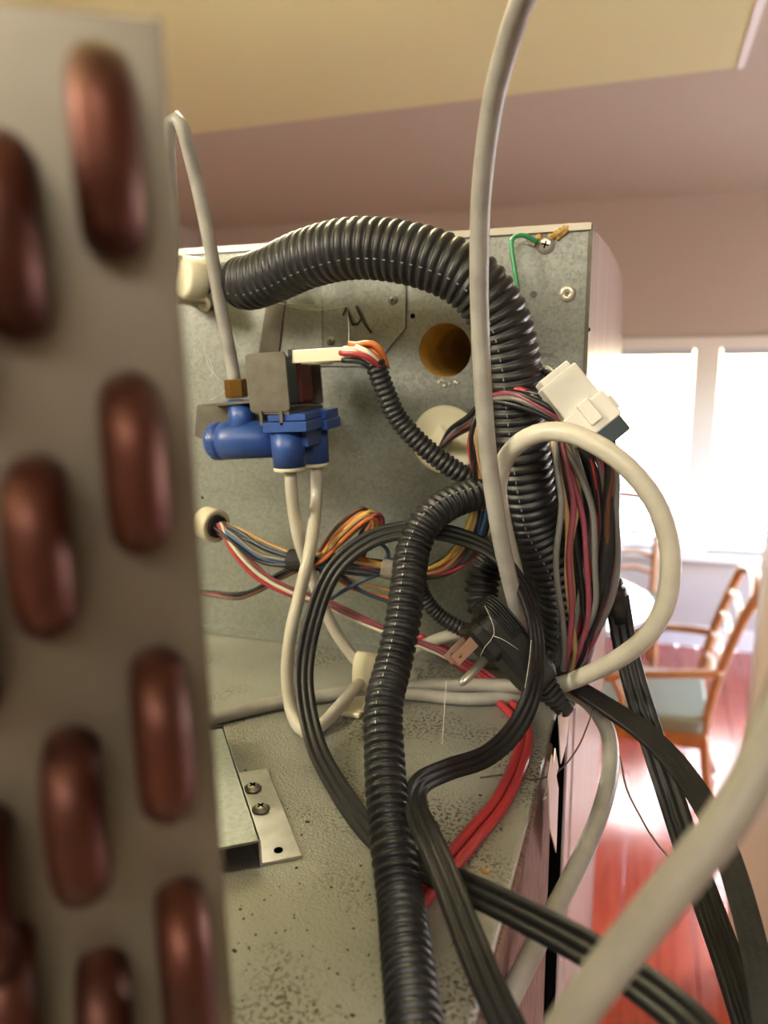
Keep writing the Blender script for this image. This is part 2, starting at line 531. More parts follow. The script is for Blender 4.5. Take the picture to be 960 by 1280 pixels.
for (p, q) in ((wx0, mx_ - .07), (mx_ + .07, wx1)):
    MB().box((p, YW + .06, wz0), (q, YW + .065, wz1)).build('pane', M['glass'], win)
    bl = thing('window_blind', ((p + q) / 2, YW + .01, wz1 - .04), 'white horizontal slat blind over the %s of the far bright window' % ('left pane' if p < 0 else 'right pane'), 'blind')
    MB().box((p + .01, YW + .0, wz1 - .04), (q - .01, YW + .04, wz1)).build('headrail', M['slat'], bl)
    z = wz1 - .07; sl = None
    while z > wz0 + .02:
        t = radians(12)
        o = MB().obox(((p + q) / 2, YW + .025, z), ((q - p) / 2 - .015, 0, 0), (0, .022 * cos(t), .022 * sin(t)), (0, -.0012 * sin(t), .0012 * cos(t))).build('slat', M['slat'], bl)
        z -= .078
# doorway trim and the wooden door at the right
ca = PY(948, 830, 2.2)
MB().box((ca.x, 2.2, 0), (ca.x + .10, 2.32, 2.3)).build('trim_2', M['white'])['kind'] = 'structure'
struct(MB().box((ca.x + .10, 1.4, 0), (ca.x + .14, 2.26, 2.3)).build('door_1', M['wood']))
dr = bpy.data.objects['door_1']
for zz in (0.25, 1.25):
    MB().box((ca.x + .09, 1.55, zz), (ca.x + .10, 2.1, zz + .85)).build('door_panel', M['wood'], dr, bevel=.004)

# kitchen lamps (behind and left of the camera) and an added fill panel
LX, LY, LZ = -0.95, -0.35, 2.45
lp = thing('pendant_lamp', (LX, LY, ZC - .03), 'round warm glass pendant lamp above the kitchen', 'lamp')
MB().lathe((LX, LY, ZC - .03), (0, 0, -1), [(0, .07), (.02, .07), (.03, .01)], 32).build('lamp_base', M['white'], lp)
MB().cyl((LX, LY, ZC - .05), (LX, LY, LZ + .13), .008).build('rod', M['brass'], lp)
MB().lathe((LX, LY, LZ + .14), (0, 0, -1), [(0, .03)] + [(.14 - .14 * cos(pi * k / 12), .14 * sin(pi * k / 12)) for k in range(1, 12)] + [(.28, .002)], 32).build('lamp_shade', M['shade'], lp)
fx, fy = -.60, 1.0
fm = thing('ceiling_lamp', (fx, fy, ZC - .03), 'small warm glass ceiling lamp on the cream ceiling', 'lamp')
MB().lathe((fx, fy, ZC - .03), (0, 0, -1), [(0, .09), (.05, .09)], 32).build('lamp_base', M['white'], fm)
MB().lathe((fx, fy, ZC - .08), (0, 0, -1), [(0, .10), (.03, .12), (.07, .115), (.10, .07), (.11, .002)], 32).build('lamp_shade', M['shade2'], fm)
pn = thing('fill_panel_lamp', (0.2, -1.1, ZC - .03), 'rectangular ceiling panel added out of view as soft fill over the kitchen', 'lamp')
MB().box((-.42, -1.42, ZC - .06), (.82, -.78, ZC - .03)).build('fill_panel_frame', M['white'], pn)
area('panel_fill_light', (0.2, -1.1, ZC - .065), (0.2, -1.1, 0), 1.2, PANEL_FILL, (1.0, .93, .80), .6)  # soft fill from the added panel behind the camera

# ------------------------------------------------------------------ refrigerator cabinet (top deck and side)
fr = thing('refrigerator', (-.4, .5, 0), 'tall refrigerator cabinet with dusty galvanised top and scuffed side', 'refrigerator')
XT = -0.046
MB().box((-.80, .005, ZT - .02), (XT, YP + .1, ZT)).build('top_panel', M['deck'], fr, bevel=.002)
def yside(px, py): return PX(px, py).y
y1 = PX(690, 1150).y; y2 = PX(701, 1150).y; y3 = PX(706, 1150).y; y4 = PX(708.5, 1150).y
yb_ = 1.0
MB().box((XT - .03, .005, 0.02), (XT + .002, y1, ZT - .004)).build('side_panel', M['brownside'], fr, bevel=.002, label='brown scuffed sheet of the near side')
MB().box((XT - .03, y1, 0.02), (XT + .0035, y2, ZT - .004)).build('joint_strip', M['dark'], fr, label='dark recessed joint between the side sheets')
MB().box((XT - .03, y2, 0.02), (XS, y3, ZT - .004)).build('side_trim', M['paint'], fr)
MB().box((XT - .03, y4, 0.02), (XS, yb_, ZT - .004)).build('side_panel', M['paint'], fr, label='white enamel sheet of the far side')
MB().box((-.80, .01, 0.0), (XT - .03, yb_, ZT - .02)).build('body', M['paint'], fr)
for (pts) in ([(689, 943), (697, 985), (694, 1066), (686, 1035), (684, 975)], [(678, 1000), (690, 965), (693, 935), (697, 960), (688, 990)], [(697, 895), (712, 880), (707, 930), (700, 955)]):
    X_ = XS + random.uniform(.001, .004)
    q = [PX(px, py, X_) for px, py in pts]
    MB().poly(q, (1, 0, 0), .0006).build('foil_flake', M['edge'], fr)

# ------------------------------------------------------------------ galvanised housing behind
hs = thing('metal_housing', (-.35, .75, ZT), 'galvanised sheet metal housing standing on the refrigerator top', 'housing')
ztop = 2.0668
hc = PY(556, 438, YP); hr = (PY(589, 438, YP) - hc).length
MB().holed([(-.80, YP, ZT), (XS, YP, ZT), (XS, YP, ztop), (-.80, YP, ztop)], hc, hr, (0, 1, 0), .0014, 40).build('front_panel', M['galv'], hs)
fo = MB()
k = 40; vs = []
for (yy, rr) in ((YP + .0012, hr * 1.0), (YP + .12, hr * .95)):
    vs += [V((hc.x + rr * cos(2 * pi * i / k), yy, hc.z + rr * sin(2 * pi * i / k))) for i in range(k)]
fo.add(vs, [(i, (i + 1) % k, k + (i + 1) % k, k + i) for i in range(k)] + [list(range(k, 2 * k))], True)
fo.build('foam_lined_hole', M['foam'], hs, label='yellow foam lining of the round hole')
MB().box((-.80, YP - .0022, ztop - .0035), (XS, YP + .002, ztop + .0006)).build('top_edge', M['edge'], hs)
MB().box((XS - .0016, YP - .0012, ZT), (XS + .0008, YP + .006, ztop)).build('corner_edge', M['lamsteel'], hs)
MB().box((-.80, YP, ztop - .001), (XS, YP + .06, ztop)).build('top_panel', M['galv'], hs)
q = [V((XS, YP + .003, ZT)), V((XS, YP + .003, ztop - .001)), PX(762, 310), PX(774, 334), PX(779, 352), V((XS, yb_, PX(779, 352).z))]
q[-1] = V((XS, PX(775, 500).y, PX(775, 500).z)); q.append(V((XS, yb_, ZT)))
MB().poly(q, (-1, 0, 0), .0015).build('side_panel', M['paint'], hs)
def onp(px, py, d=0.0): return PY(px, py, YP - d)
def plate(name, pts, d, m, th=.0012, label=None): return MB().poly([onp(x, y, d) for x, y in pts], (0, 1, 0), th).build(name, m, hs, bevel=.0003, label=label)
plate('mounting_plate', [(402, 345), (507, 345), (507, 410), (468, 458), (402, 458)], .0016, M['galv'])
plate('angle_strip', [(333, 376), (356, 376), (346, 462), (320, 462)], .0035, M['lamsteel'], .003)
plate('backing_plate', [(352, 378), (403, 382), (403, 458), (343, 458)], .0022, M['galv'])
MB().box((-.80, YP - .003, ZT + .0005), (XS - .004, YP, ZT + .006)).build('lower_lip', M['galv'], hs)
for (px, py, r) in ((491, 375, .0026), (413, 426, .0026)):
    screw(hs, onp(px, py, .002), (0, -1, 0), r, M['galv'], M['dark'])
screw(hs, onp(682, 306), (0, -1, 0), .0046, M['steel'], M['dark'])
rv = MB().lathe(onp(709, 367), (0, -1, 0), [(0, .0052), (.001, .0050), (.002, .004), (.0024, .0022), (.0018, .0016), (.0012, .0001)], 24).build('rivet', M['edge'], hs)
MB().lathe(onp(709, 367, .0012), (0, -1, 0), [(0, .001), (.0013, .001)], 12).build('rivet_pin', M['lamsteel'], rv)
for (px, py, r) in ((667, 368, .0022), (516, 395, .0017), (253, 622, .0012), (735, 412, .0015)):
    MB().lathe(onp(px, py, -.0001), (0, -1, 0), [(0, r), (.0003, r), (.0003, r * .9), (.0001, .0001)], 16).build('small_hole', M['dark'] if r < .002 else M['lamsteel'], hs)
# marker writing
mk = MB()
for st in ([(429, 394), (433, 385), (437, 395), (441, 406), (447, 405), (451, 400)], [(445.5, 383), (451.8, 398), (458, 408), (464, 416)]):
    for (p, q2) in zip(st, st[1:]):
        a3, b3 = onp(*p, .0030), onp(*q2, .0030)
        dd = (b3 - a3).normalized(); nn = V((0, -1, 0)).cross(dd)
        mk.obox((a3 + b3) / 2, dd * ((b3 - a3).length / 2 + .0004), nn * .0008, V((0, .0001, 0)))
mk.build('marker_writing', M['ink'], hs, label='black handwritten mark like a 4')
# foam blob near the ground screw
random.seed(11)
pb = MB()
for (px, py, r) in ((663, 303, .0020), (668, 300, .0022), (674, 296, .0022), (690, 295, .0026), (696, 292, .0032), (701, 290, .0036), (706, 287, .0034), (709, 284, .0026), (698, 297, .002), (712, 282, .002)):
    c = onp(px, py, .001)
    pb.lathe(c + V((0, .001, 0)), (random.uniform(-.3, .3), -1, random.uniform(-.3, .3)), [(0, r), (r * .4, r * .9), (r * .8, r * .55), (r, .0001)], 9)
pb.build('foam_blob', M['putty'], hs)
# sealant smear under the hole
sm_ = MB()
for i in range(9):
    c = onp(548 + random.uniform(0, 28), 478 + random.uniform(-3, 4))
    sm_.lathe(c, (0, -1, 0), [(0, random.uniform(.0008, .002)), (.0008, .0006), (.001, .0001)], 7)
sm_.build('sealant_smear', M['edge'], hs)

# round ivory plate covering a cable hole
gp = thing('cable_cover', onp(556, 592), 'round ivory plastic cable cover on the metal housing below the round hole', 'cover')
gc = onp(557, 550)
MB().lathe(gc, (0, -1, 0), [(0, .0232), (.0012, .0236), (.0022, .0226), (.0026, .020), (.0026, .0001)], 48).build('disc', M['nylon'], gp)
MB().poly([onp(538, 548, .003), onp(553, 530, .003), onp(566, 548, .003), onp(556, 572, .003)], (0, -1, 0), .006).build('raised_tab', M['nylon'], gp, bevel=.0006)
MB().lathe(gc + V((-.0005, -.0028, 0)), (0, -1, 0), [(0, .0052), (.0006, .0052)], 20).build('cable_opening', M['dark'], gp)

# ------------------------------------------------------------------ condenser coil at left
E0 = CAM + ray(247, 640) * 0.137
phi = radians(38)
cu = V((-cos(phi), -sin(phi), 0))       # along the plate, to the left
cn = V((sin(phi), -cos(phi), 0))        # out of the plate, to the camera
cb = -cn
zt = None
def onplate(px, py, d=0.0):
    n = cn; c0 = E0 + cn * d
    rd = ray(px, py); return CAM + rd * ((c0 - CAM).dot(n) / rd.dot(n))
top = onplate(120, 14).z
cc = thing('condenser_coil', (E0.x - .06, E0.y, ZT), 'blurred aluminium end plate of the condenser with copper return bends at the left', 'condenser')
W_ = .150; th = .0012
c8 = lambda z: [V((p.x, p.y, z)) for p in (E0, E0 + cu * W_, E0 + cu * W_ + cb * th, E0 + cb * th)]
MB().hexa(c8(ZT + .001) + c8(top)).build('end_plate', M['alu'], cc, bevel=.0008)
# folded flange at right edge going back
fl = [V((p.x, p.y, 0)) for p in (E0, E0 + cb * .004, E0 + cb * .004 + cu * .001, E0 + cu * .001)]
MB().hexa([p + V((0, 0, ZT + .001)) for p in fl] + [p + V((0, 0, top)) for p in fl]).build('side_flange', M['alu'], cc)
rt = .0050
bends = [(132, 45, 312), (4, 158, 420), (169, 470, 705), (48, 580, 815), (205, 830, 1050), (94, 935, 1155), (236, 1130, 1360), (136, 1222, 1450), (-62, 690, 930), (-20, 1035, 1260), (14, 1190, 1420), (-90, 260, 520)]
for (px, pa, pb2) in bends:
    A_ = onplate(px - 4, pa + 34, .009); B_ = onplate(px + 4, pb2 - 34, .009)
    mid = (A_ + B_) / 2
    ax = V((mid.x, mid.y, 0))
    za, zb = A_.z, B_.z
    pts = []
    xy = V((mid.x, mid.y, 0)) - cn * .009
    if zb < ZT + .012: zb = ZT + .012
    if za - zb < .012: continue
    R = min(.0085, (za - zb) / 2)
    pts.append(xy + V((0, 0, za)) - cn * .003)
    for j in range(7):
        t = pi / 2 * j / 6
        pts.append(xy + cn * (.0015 + R * sin(t)) + V((0, 0, za - R * (1 - cos(t)))))
    for j in range(7):
        t = pi / 2 * (1 - j / 6)
        pts.append(xy + cn * (.0015 + R * sin(t)) + V((0, 0, zb + R * (1 - cos(t)))))
    pts.append(xy + V((0, 0, zb)) - cn * .003)
    m_ = MB(); tube(m_, pts, rt, 18, .0015); m_.build('return_bend', M['copper'], cc)
    for z_ in (za, zb):
        MB().cyl(xy + V((0, 0, z_)) + cb * .002, xy + V((0, 0, z_)) + cb * .16, rt, 12).build('coil_tube', M['copper'], cc)
fn = MB()
for i in range(34):
    o0 = E0 + cb * (.006 + i * .0045) + cu * (.008 + i * .0004)
    q = [V((p.x, p.y, 0)) for p in (o0, o0 + cu * (W_ - .01), o0 + cu * (W_ - .01) + cb * .0004, o0 + cb * .0004)]
    fn.hexa([p + V((0, 0, ZT + .004)) for p in q] + [p + V((0, 0, top - .004)) for p in q])
fno = fn.build('cooling_fins', M['alu'], cc); fno['kind'] = 'stuff'

# ------------------------------------------------------------------ bracket on the deck, lower left
O_ = PZ(328, 1083); U_ = PZ(378, 1073) - O_; W2 = PZ(337, 967) - PZ(379, 1072)
br = thing('mounting_bracket', O_, 'small stepped zinc bracket screwed to the refrigerator top', 'bracket')
def bp(a, b, h): return O_ + U_ * a + W2 * b + V((0, 0, h))
MB().hexa([bp(0, 0, 0), bp(1, 0, 0), bp(1, 1.05, 0), bp(0, 1.05, 0), bp(0, 0, .0016), bp(1, 0, .0016), bp(1, 1.05, .0016), bp(0, 1.05, .0016)]).build('flange', M['steel'], br, bevel=.0003)
hh = .0135
MB().hexa([bp(-1.25, 0, 0), bp(-1.2, 0, 0), bp(-1.2, 1.5, 0), bp(-1.25, 1.5, 0), bp(-1.25, 0, hh), bp(-1.2, 0, hh), bp(-1.2, 1.5, hh), bp(-1.25, 1.5, hh)]).build('riser', M['steel'], br)
MB().hexa([bp(-1.2, 1.45, 0), bp(0, 1.45, 0), bp(0, 1.5, 0), bp(-1.2, 1.5, 0), bp(-1.2, 1.45, hh), bp(0, 1.45, hh), bp(0, 1.5, hh), bp(-1.2, 1.5, hh)]).build('end_wall', M['steel'], br)
MB().hexa([bp(-.06, 0, 0), bp(0, 0, 0), bp(0, 1.5, 0), bp(-.06, 1.5, 0), bp(-.06, 0, hh), bp(0, 0, hh), bp(0, 1.5, hh), bp(-.06, 1.5, hh)]).build('riser', M['steel'], br)
MB().hexa([bp(-1.2, 0, hh - .0015), bp(0, 0, hh - .0015), bp(0, 1.5, hh - .0015), bp(-1.2, 1.5, hh - .0015), bp(-1.2, 0, hh), bp(0, 0, hh), bp(0, 1.5, hh), bp(-1.2, 1.5, hh)]).build('raised_shelf', M['galv'], br, bevel=.0003)
for (px, py) in ((316, 982), (326, 1008)):
    p_ = PZ(px, py + 3, ZT + .002)
    screw(br, p_, (0, 0, 1), .0036, M['steel'], M['dark'], h=.5)
MB().lathe(PZ(348, 1063, ZT + .0016), (0, 0, 1), [(0, .0021), (.0003, .0021), (.0003, .0017), (.00005, .0001)], 18).build('screw_hole', M['dark'], br)

# ------------------------------------------------------------------ water inlet valve
YV = .415
vv = thing('water_inlet_valve', PY(340, 590, YV + .02), 'blue double solenoid water valve with grey steel coil frames on the metal housing', 'valve')
def VP(px, py, dy=0.0):      # a point of the front face seen at px, py, then pushed back by dy
    p = PY(px, py, YV); return V((p.x, YV + dy, p.z))
def vbox(name, pl_, pr, y0, y1, m, r=.15, mb=None, slope=-.03):
    p, q = VP(*pl_), VP(*pr)          # upper left, lower right pixel at the front face
    c = (p + q) / 2; w_ = abs(q.x - p.x) / 2; h_ = abs(p.z - q.z) / 2
    c.y = YV + (y0 + y1) / 2
    ax = V((w_, 0, w_ * .05)); az = V((-h_ * .05, 0, h_))
    own = mb is None
    mb = mb or MB()
    mb.rbox(c, ax, az, V((0, (y1 - y0) / 2, 0)), r)
    return mb.build(name, m, vv) if own else mb
vbox('coil_frame', (307, 441), (361, 516), 0, .0018, M['lamsteel'], .2)
vbox('coil_frame', (319, 443), (361, 514), .0490, .0506, M['lamsteel'], .2)
p, q = VP(307, 441), VP(361, 516)
MB().box((p.x + .004, YV + .0005, q.z - .0012), (q.x, YV + .050, q.z + .0006)).build('coil_frame', M['lamsteel'], vv)
vbox('solenoid_coil', (314, 446), (357, 510), .004, .0195, M['teal'], .25)
vbox('solenoid_coil', (317, 446), (356, 510), .0225, .0420, M['maroon'], .25)
MB().box((VP(357, 440).x, YV + .003, VP(357, 450).z), (VP(361, 440).x, YV + .017, VP(361, 437).z)).build('terminal_block', M['teal'], vv)
# spade connectors pointing right, with leads
for i, (a1, b1, y0, y1) in enumerate((((360, 434), (446, 454), .004, .012), ((350, 440), (432, 457), .026, .034))):
    p, q = VP(*a1), VP(*b1)
    MB().obox(((p.x + q.x) / 2, YV + (y0 + y1) / 2, (p.z + q.z) / 2), ((q.x - p.x) / 2, 0, .0009), (0, (y1 - y0) / 2, 0), (0, 0, (p.z - q.z) / 2 * .8)).build('spade_connector', M['nylon'], vv, bevel=.0006)
for (x0, y0) in ((384, 455), (398, 452), (410, 451)):
    p = PY(x0, y0, YV + .012)
    MB().box((p.x, p.y, p.z - .0006), (p.x + .016, p.y + .003, p.z + .0006)).build('connector_rib', M['nylonwhite'], vv)
for cname, pts in (('red', [(425, 441, .417), (445, 442, .415), (462, 448, .417), (478, 462, .425)]), ('white', [(445, 434, .419), (462, 442, .418), (480, 462, .427)]), ('orange', [(440, 432, .423), (463, 429, .422), (476, 438, .424), (484, 460, .43)]), ('black', [(428, 450, .42), (450, 452, .419), (466, 462, .422), (476, 474, .425)]), ('orange', [(436, 430, .427), (458, 433, .426), (472, 444, .426), (480, 462, .43)]), ('white', [(430, 436, .43), (456, 436, .428), (470, 446, .427), (478, 464, .43)])):
    m_ = MB(); tube(m_, [PY(*p) for p in pts], .0017, 8, .003); m_.build('lead_wire', WIRE[cname], vv)
# lower clamp tabs
for (px) in (327, 352):
    vbox('clamp_tab', (px - 2.5, 513), (px + 2.5, 532), -.001, .0005, M['brass'] if px == 9 else M['lamsteel'], .3)
# blue body
p = PY(262, 552, YV + .022); q = PY(350, 548, YV + .022)
rB = 26 / FPX * .455
MB().lathe(p, q - p, [(0, rB * .55), (.0012, rB * .80), (.003, rB * .92), (.0042, rB * 1.0), (.010, rB * 1.02), (.0104, rB * .97), (.0112, rB * .97), (.0116, rB * 1.02), (.017, rB * 1.0), ((q - p).length, rB * .97)], 40).build('inlet_chamber', M['blue'], vv)
a3 = PY(301, 500, YV + .022); b3 = PY(303, 545, YV + .022)
MB().cyl(b3, a3, .0085, 24).build('inlet_neck', M['blue'], vv)
lt = MB()        # raised lettering blocks on the end cap, unreadable in the photograph
random.seed(3)
for i in range(9):
    an = radians(-70 + i * 17)
    for s_ in (0, 1):
        ax = (q - p).normalized(); u3 = V((0, -1, 0)); v3 = ax.cross(u3)
        rr = rB * (.99)
        c = p + ax * (.0058 + s_ * .0022) + u3 * (rr * cos(an)) + v3 * (rr * sin(an))
        nrm = (u3 * cos(an) + v3 * sin(an)); tg = ax.cross(nrm)
        lt.obox(c, ax * random.uniform(.0005, .0009), tg * random.uniform(.0006, .0012), nrm * .0005)
lt.build('raised_marks', M['blue'], vv)
# body under the coils
m_ = MB()
vbox('', (333, 518), (381, 527), .001, .022, None, .2, m_); vbox('', (329, 527), (384, 541), -.001, .024, None, .2, m_)
m_.build('outlet_flange', M['blue'], vv)
m_ = MB(); vbox('', (342, 518), (386, 530), .0255, .046, None, .2, m_); vbox('', (339, 530), (388, 545), .025, .048, None, .2, m_)
m_.build('outlet_flange', M['blue'], vv)
def port(px0, px1, pya, pyb, yc, rr):
    a3 = PY((px0 + px1) / 2, pya, YV + yc); b3 = PY((px0 + px1) / 2 + 3, pyb, YV + yc)
    MB().lathe(a3, b3 - a3, [(0, rr), ((b3 - a3).length, rr * .94)], 28).build('outlet_port', M['blue'], vv)
    e = (b3 - a3).normalized()
    MB().lathe(b3, e, [(0, rr * .90), (.0008, rr * .94), (.0024, rr * .92), (.003, rr * .6)], 28).build('outlet_collar', M['nylon'], vv)
    return b3
port(336, 382, 538, 583, .0115, .0108)
port(372, 410, 538, 578, .036, .0098)
MB().box((VP(340, 530).x, YV + .010, VP(340, 560).z), (VP(375, 530).x, YV + .040, VP(340, 534).z)).build('valve_body', M['blue'], vv)
# bracket
bk = MB()
bk.poly([PY(247, 506, YV + .012), PY(320, 500, YV + .012), PY(320, 503, YV + .012), PY(247, 509.5, YV + .012)], (0, 1, 0), .026)
bk.poly([PY(246, 508, YV + .034), PY(243, 545, YV + .034), PY(258, 551, YV + .034), PY(290, 548, YV + .034), PY(300, 506, YV + .034)], (0, 1, 0), .0015)
bk.poly([PY(284, 500, YV + .052), PY(372, 500, YV + .052), PY(372, 540, YV + .052), PY(284, 540, YV + .052)], (0, 1, 0), .0012)
bk.box((-.262, YV + .03, 1.956), (-.225, YP - .001, 1.9575))
bk.build('mounting_bracket', M['lamsteel'], vv)
nb = PY(296, 497, YV + .022); nt_ = PY(294, 474, YV + .022)
MB().lathe(nb, nt_ - nb, [(0, .0068), (.001, .0072), ((nt_ - nb).length - .001, .0072), ((nt_ - nb).length, .0064)], 6, smooth=False).build('brass_nut', M['brass'], vv)

# ------------------------------------------------------------------ tubes
def tube_thing(name, pts, r, m, label, cat='tube', k=14, group=None):
    mb = MB(); tube(mb, seen(pts, r), r, k, .005)
    return tag(mb.build(name, m), label, cat, group)
YN = YV + .022
tube_thing('water_tube', [(294, 480, YN), (289, 450, YN), (277, 390, YN - .005), (265, 320, .425), (250, 245, .42), (237, 192, .415), (230, 165, .41), (222, 149, .41), (214, 152, .41), (210, 175, .41), (213, 230, .42), (215, 300, .43), (206, 420, .45), (195, 500, .46)], .0042, M['tube_grey'], 'white supply tube arching up from the brass nut of the blue valve')
tube_thing('water_tube', [(860, -520, .18), (750, -260, .23), (690, -90, .27), (662, -20, .29), (640, 40, .31), (616, 130, .33), (602, 240, .35), (599, 340, .365), (601, 430, .375), (606, 520, .38), (614, 600, .385), (627, 680, .39), (642, 745, .40), (652, 790, .415)], .0045, M['tube_grey'], 'long greyish tube running down from the ceiling in front of the big loom')
tube_thing('water_tube', [(668, 800, .445), (655, 760, .44), (640, 700, .43), (627, 645, .415), (623, 605, .405), (634, 570, .395), (658, 548, .385), (690, 539, .38), (730, 548, .375), (780, 580, .37), (820, 630, .37), (838, 690, .37), (833, 750, .37), (809, 795, .375), (770, 825, .39), (730, 845, .405), (700, 856, .42), (672, 860, .44)], .0049, M['tube'], 'thick white tube bent in a wide loop before the far window')
tube_thing('water_tube', [(236, 903, .37), (270, 896, .40), (330, 882, .42), (400, 870, .44), (460, 864, .45), (520, 858, .45), (580, 857, .45), (640, 858, .45), (700, 862, .445), (735, 878, .435), (758, 910, .42), (764, 950, .40), (755, 1000, .37), (735, 1055, .34), (705, 1115, .31), (668, 1185, .28), (636, 1250, .26), (610, 1310, .25)], .0046, M['tube_grey'], 'long grey white tube lying over the deck and curving down beside the refrigerator')
tube_thing('water_tube', [(1010, 770, .18), (985, 860, .17), (950, 950, .16), (905, 1030, .152), (845, 1105, .147), (785, 1180, .143), (735, 1245, .14), (680, 1330, .136)], .0044, M['tube_dark'], 'strongly blurred thick tube crossing the lower right nearest the lens')
tube_thing('valve_tube', [(363, 590, YV + .0115), (366, 630, .427), (374, 675, .427), (385, 708, .43), (400, 748, .433), (417, 785, .435), (437, 815, .437), (455, 833, .437), (480, 842, .44), (520, 845, .45)], .0040, M['tube'], 'milky outlet tube from the front port of the blue valve into the nylon clamp')
tube_thing('valve_tube', [(396, 583, YV + .036), (395, 630, .445), (387, 690, .41), (374, 745, .40), (363, 795, .39), (359, 845, .385), (365, 890, .38), (380, 914, .38), (400, 908, .385), (425, 882, .40), (452, 852, .425), (480, 835, .44), (520, 812, .455), (550, 798, .46), (585, 792, .465), (622, 798, .47)], .0040, M['tube'], 'milky outlet tube from the rear port of the blue valve dipping to the deck')
tube_thing('deck_tube', [(470, 866, .47), (520, 868, .47), (580, 874, .47), (640, 872, .47), (690, 868, .47), (720, 880, .46)], .0042, M['tube_grey'], 'short grey tube lying behind the long deck tube under the plug')
# nylon tube clamp
cl = thing('tube_clamp', PZ(458, 885), 'ivory nylon clamp holding the milky valve tubes to the deck', 'clamp')
c = PY(460, 842, .432)
m_ = MB(); vs = []
K = 24
for xo in (-.0075, .0075):
    for rr in (1.0, .86):
        vs += [c + V((xo, .0095 * rr * sin(2 * pi * i / K), .0145 * rr * cos(2 * pi * i / K))) for i in range(K)]
fs = []
for i in range(K):
    j = (i + 1) % K
    fs += [(i, j, 2 * K + j, 2 * K + i), (K + j, K + i, 3 * K + i, 3 * K + j), (j, i, K + i, K + j), (2 * K + i, 2 * K + j, 3 * K + j, 3 * K + i)]
m_.add(vs, fs, True); m_.build('band', M['nylon'], cl)
t_ = PZ(459, 893, ZT + .001)
MB().box((c.x - .007, t_.y - .006, ZT), (c.x + .006, c.y, ZT + .0035)).build('foot', M['nylon'], cl, bevel=.0012)
screw(cl, PZ(457, 888, ZT + .0035), (0, 0, 1), .0024, M['steel'], M['dark'])

# ------------------------------------------------------------------ corrugated looms
sm_m2 = mat('bright_loom_lip_glint', '#c4c7ca', 0.35)  # light colour painting the glints on the front loom's slit
sm_m = mat('loom_lip_glint', '#85888c', 0.35)  # grey colour painting the fainter glints on the big loom's slit
# collar where the big loom leaves the housing
co = thing('conduit_collar', onp(240, 375), 'ivory plastic collar where the big black loom leaves the housing', 'fitting')
cA = PY(236, 347, .440)
adir = (PY(285, 351, .466) - cA).normalized()
MB().lathe(cA - adir * .006, adir, [(0, .0118), (.002, .0135), (.013, .0132), (.0150, .0120), (.0150, .0100), (.006, .0098)], 32).build('collar_ring', M['nylon'], co)
MB().lathe(onp(257, 381, .004), (0, -1, 0), [(0, .0052), (.002, .0052), (.002, .0024), (.0005, .0022)], 20).build('screw_ear', M['nylon'], co)
MB().box((onp(236, 375).x, .452, onp(236, 375).z - .004), (onp(262, 375).x, YP, onp(236, 352).z)).build('collar_back', M['nylon'], co, bevel=.002)
bgl = thing('big_loom', PY(500, 320, .42), 'thick black corrugated loom arching across the top of the housing', 'conduit')
corrugated('narrow_section', seen([(232, 347, .438), (262, 348, .452), (296, 351, .458)], .0095), .0098, .0022, M['black'], bgl, .10, 24)
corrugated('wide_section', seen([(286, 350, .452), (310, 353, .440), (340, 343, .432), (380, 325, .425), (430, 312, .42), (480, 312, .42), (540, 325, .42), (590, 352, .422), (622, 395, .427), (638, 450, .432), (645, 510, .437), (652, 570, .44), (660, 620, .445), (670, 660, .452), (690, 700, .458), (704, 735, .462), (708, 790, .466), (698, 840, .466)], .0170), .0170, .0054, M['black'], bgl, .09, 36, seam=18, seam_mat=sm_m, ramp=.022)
a3 = PY(284, 349, .455)
MB().lathe(a3 - adir * .004, adir, [(0, .0100), (.001, .0106), (.008, .0112), (.0120, .0125), (.0125, .0120)], 24).build('cloth_tape', M['greytape'], bgl)
lm = thing('front_loom', PY(500, 1000, .31), 'black split corrugated loom running down the front centre to the bottom', 'conduit')
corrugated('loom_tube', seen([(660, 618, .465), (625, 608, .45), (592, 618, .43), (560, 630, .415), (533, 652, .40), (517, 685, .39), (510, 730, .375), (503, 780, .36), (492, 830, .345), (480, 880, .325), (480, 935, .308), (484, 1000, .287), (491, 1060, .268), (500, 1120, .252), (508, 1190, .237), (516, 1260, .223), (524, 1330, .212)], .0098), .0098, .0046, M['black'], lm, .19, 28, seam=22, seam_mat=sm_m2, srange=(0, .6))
vl = thing('valve_loom', PY(540, 570, .43), 'slim black corrugated loom carrying the solenoid leads from the valve', 'conduit')
corrugated('loom_tube', seen([(468, 452, .425), (480, 485, .427), (497, 522, .43), (524, 553, .432), (555, 578, .435), (585, 597, .44), (620, 612, .455)], .0063), .0063, .0034, M['black'], vl, .15, 22)
sl2 = thing('lower_loom', PY(600, 730, .46), 'black ribbed loom curling behind the power plug', 'conduit')
corrugated('loom_tube', seen([(672, 660, .47), (640, 672, .475), (612, 700, .475), (602, 735, .47), (608, 765, .465), (640, 800, .46), (680, 830, .455), (705, 850, .45)], .0115), .0115, .0050, M['black'], sl2, .15, 26)
sl3 = thing('thin_loom', PY(560, 775, .46), 'thin black ribbed loom emerging behind the front loom towards the plug', 'conduit')
corrugated('loom_tube', seen([(520, 715, .455), (530, 745, .455), (548, 768, .455), (575, 785, .455), (610, 797, .46)], .0052), .0052, .0028, M['black'], sl3, .15, 20)
sl4 = thing('connector_sleeve', PY(730, 650, .43), 'black sleeved cable hanging below the white connector', 'cable')
m_ = MB(); tube(m_, seen([(672, 560, .455), (690, 600, .46), (712, 660, .46), (725, 720, .46), (722, 780, .46), (705, 850, .455)], .013), .013, 20); m_.build('sleeve', M['black'], sl4)
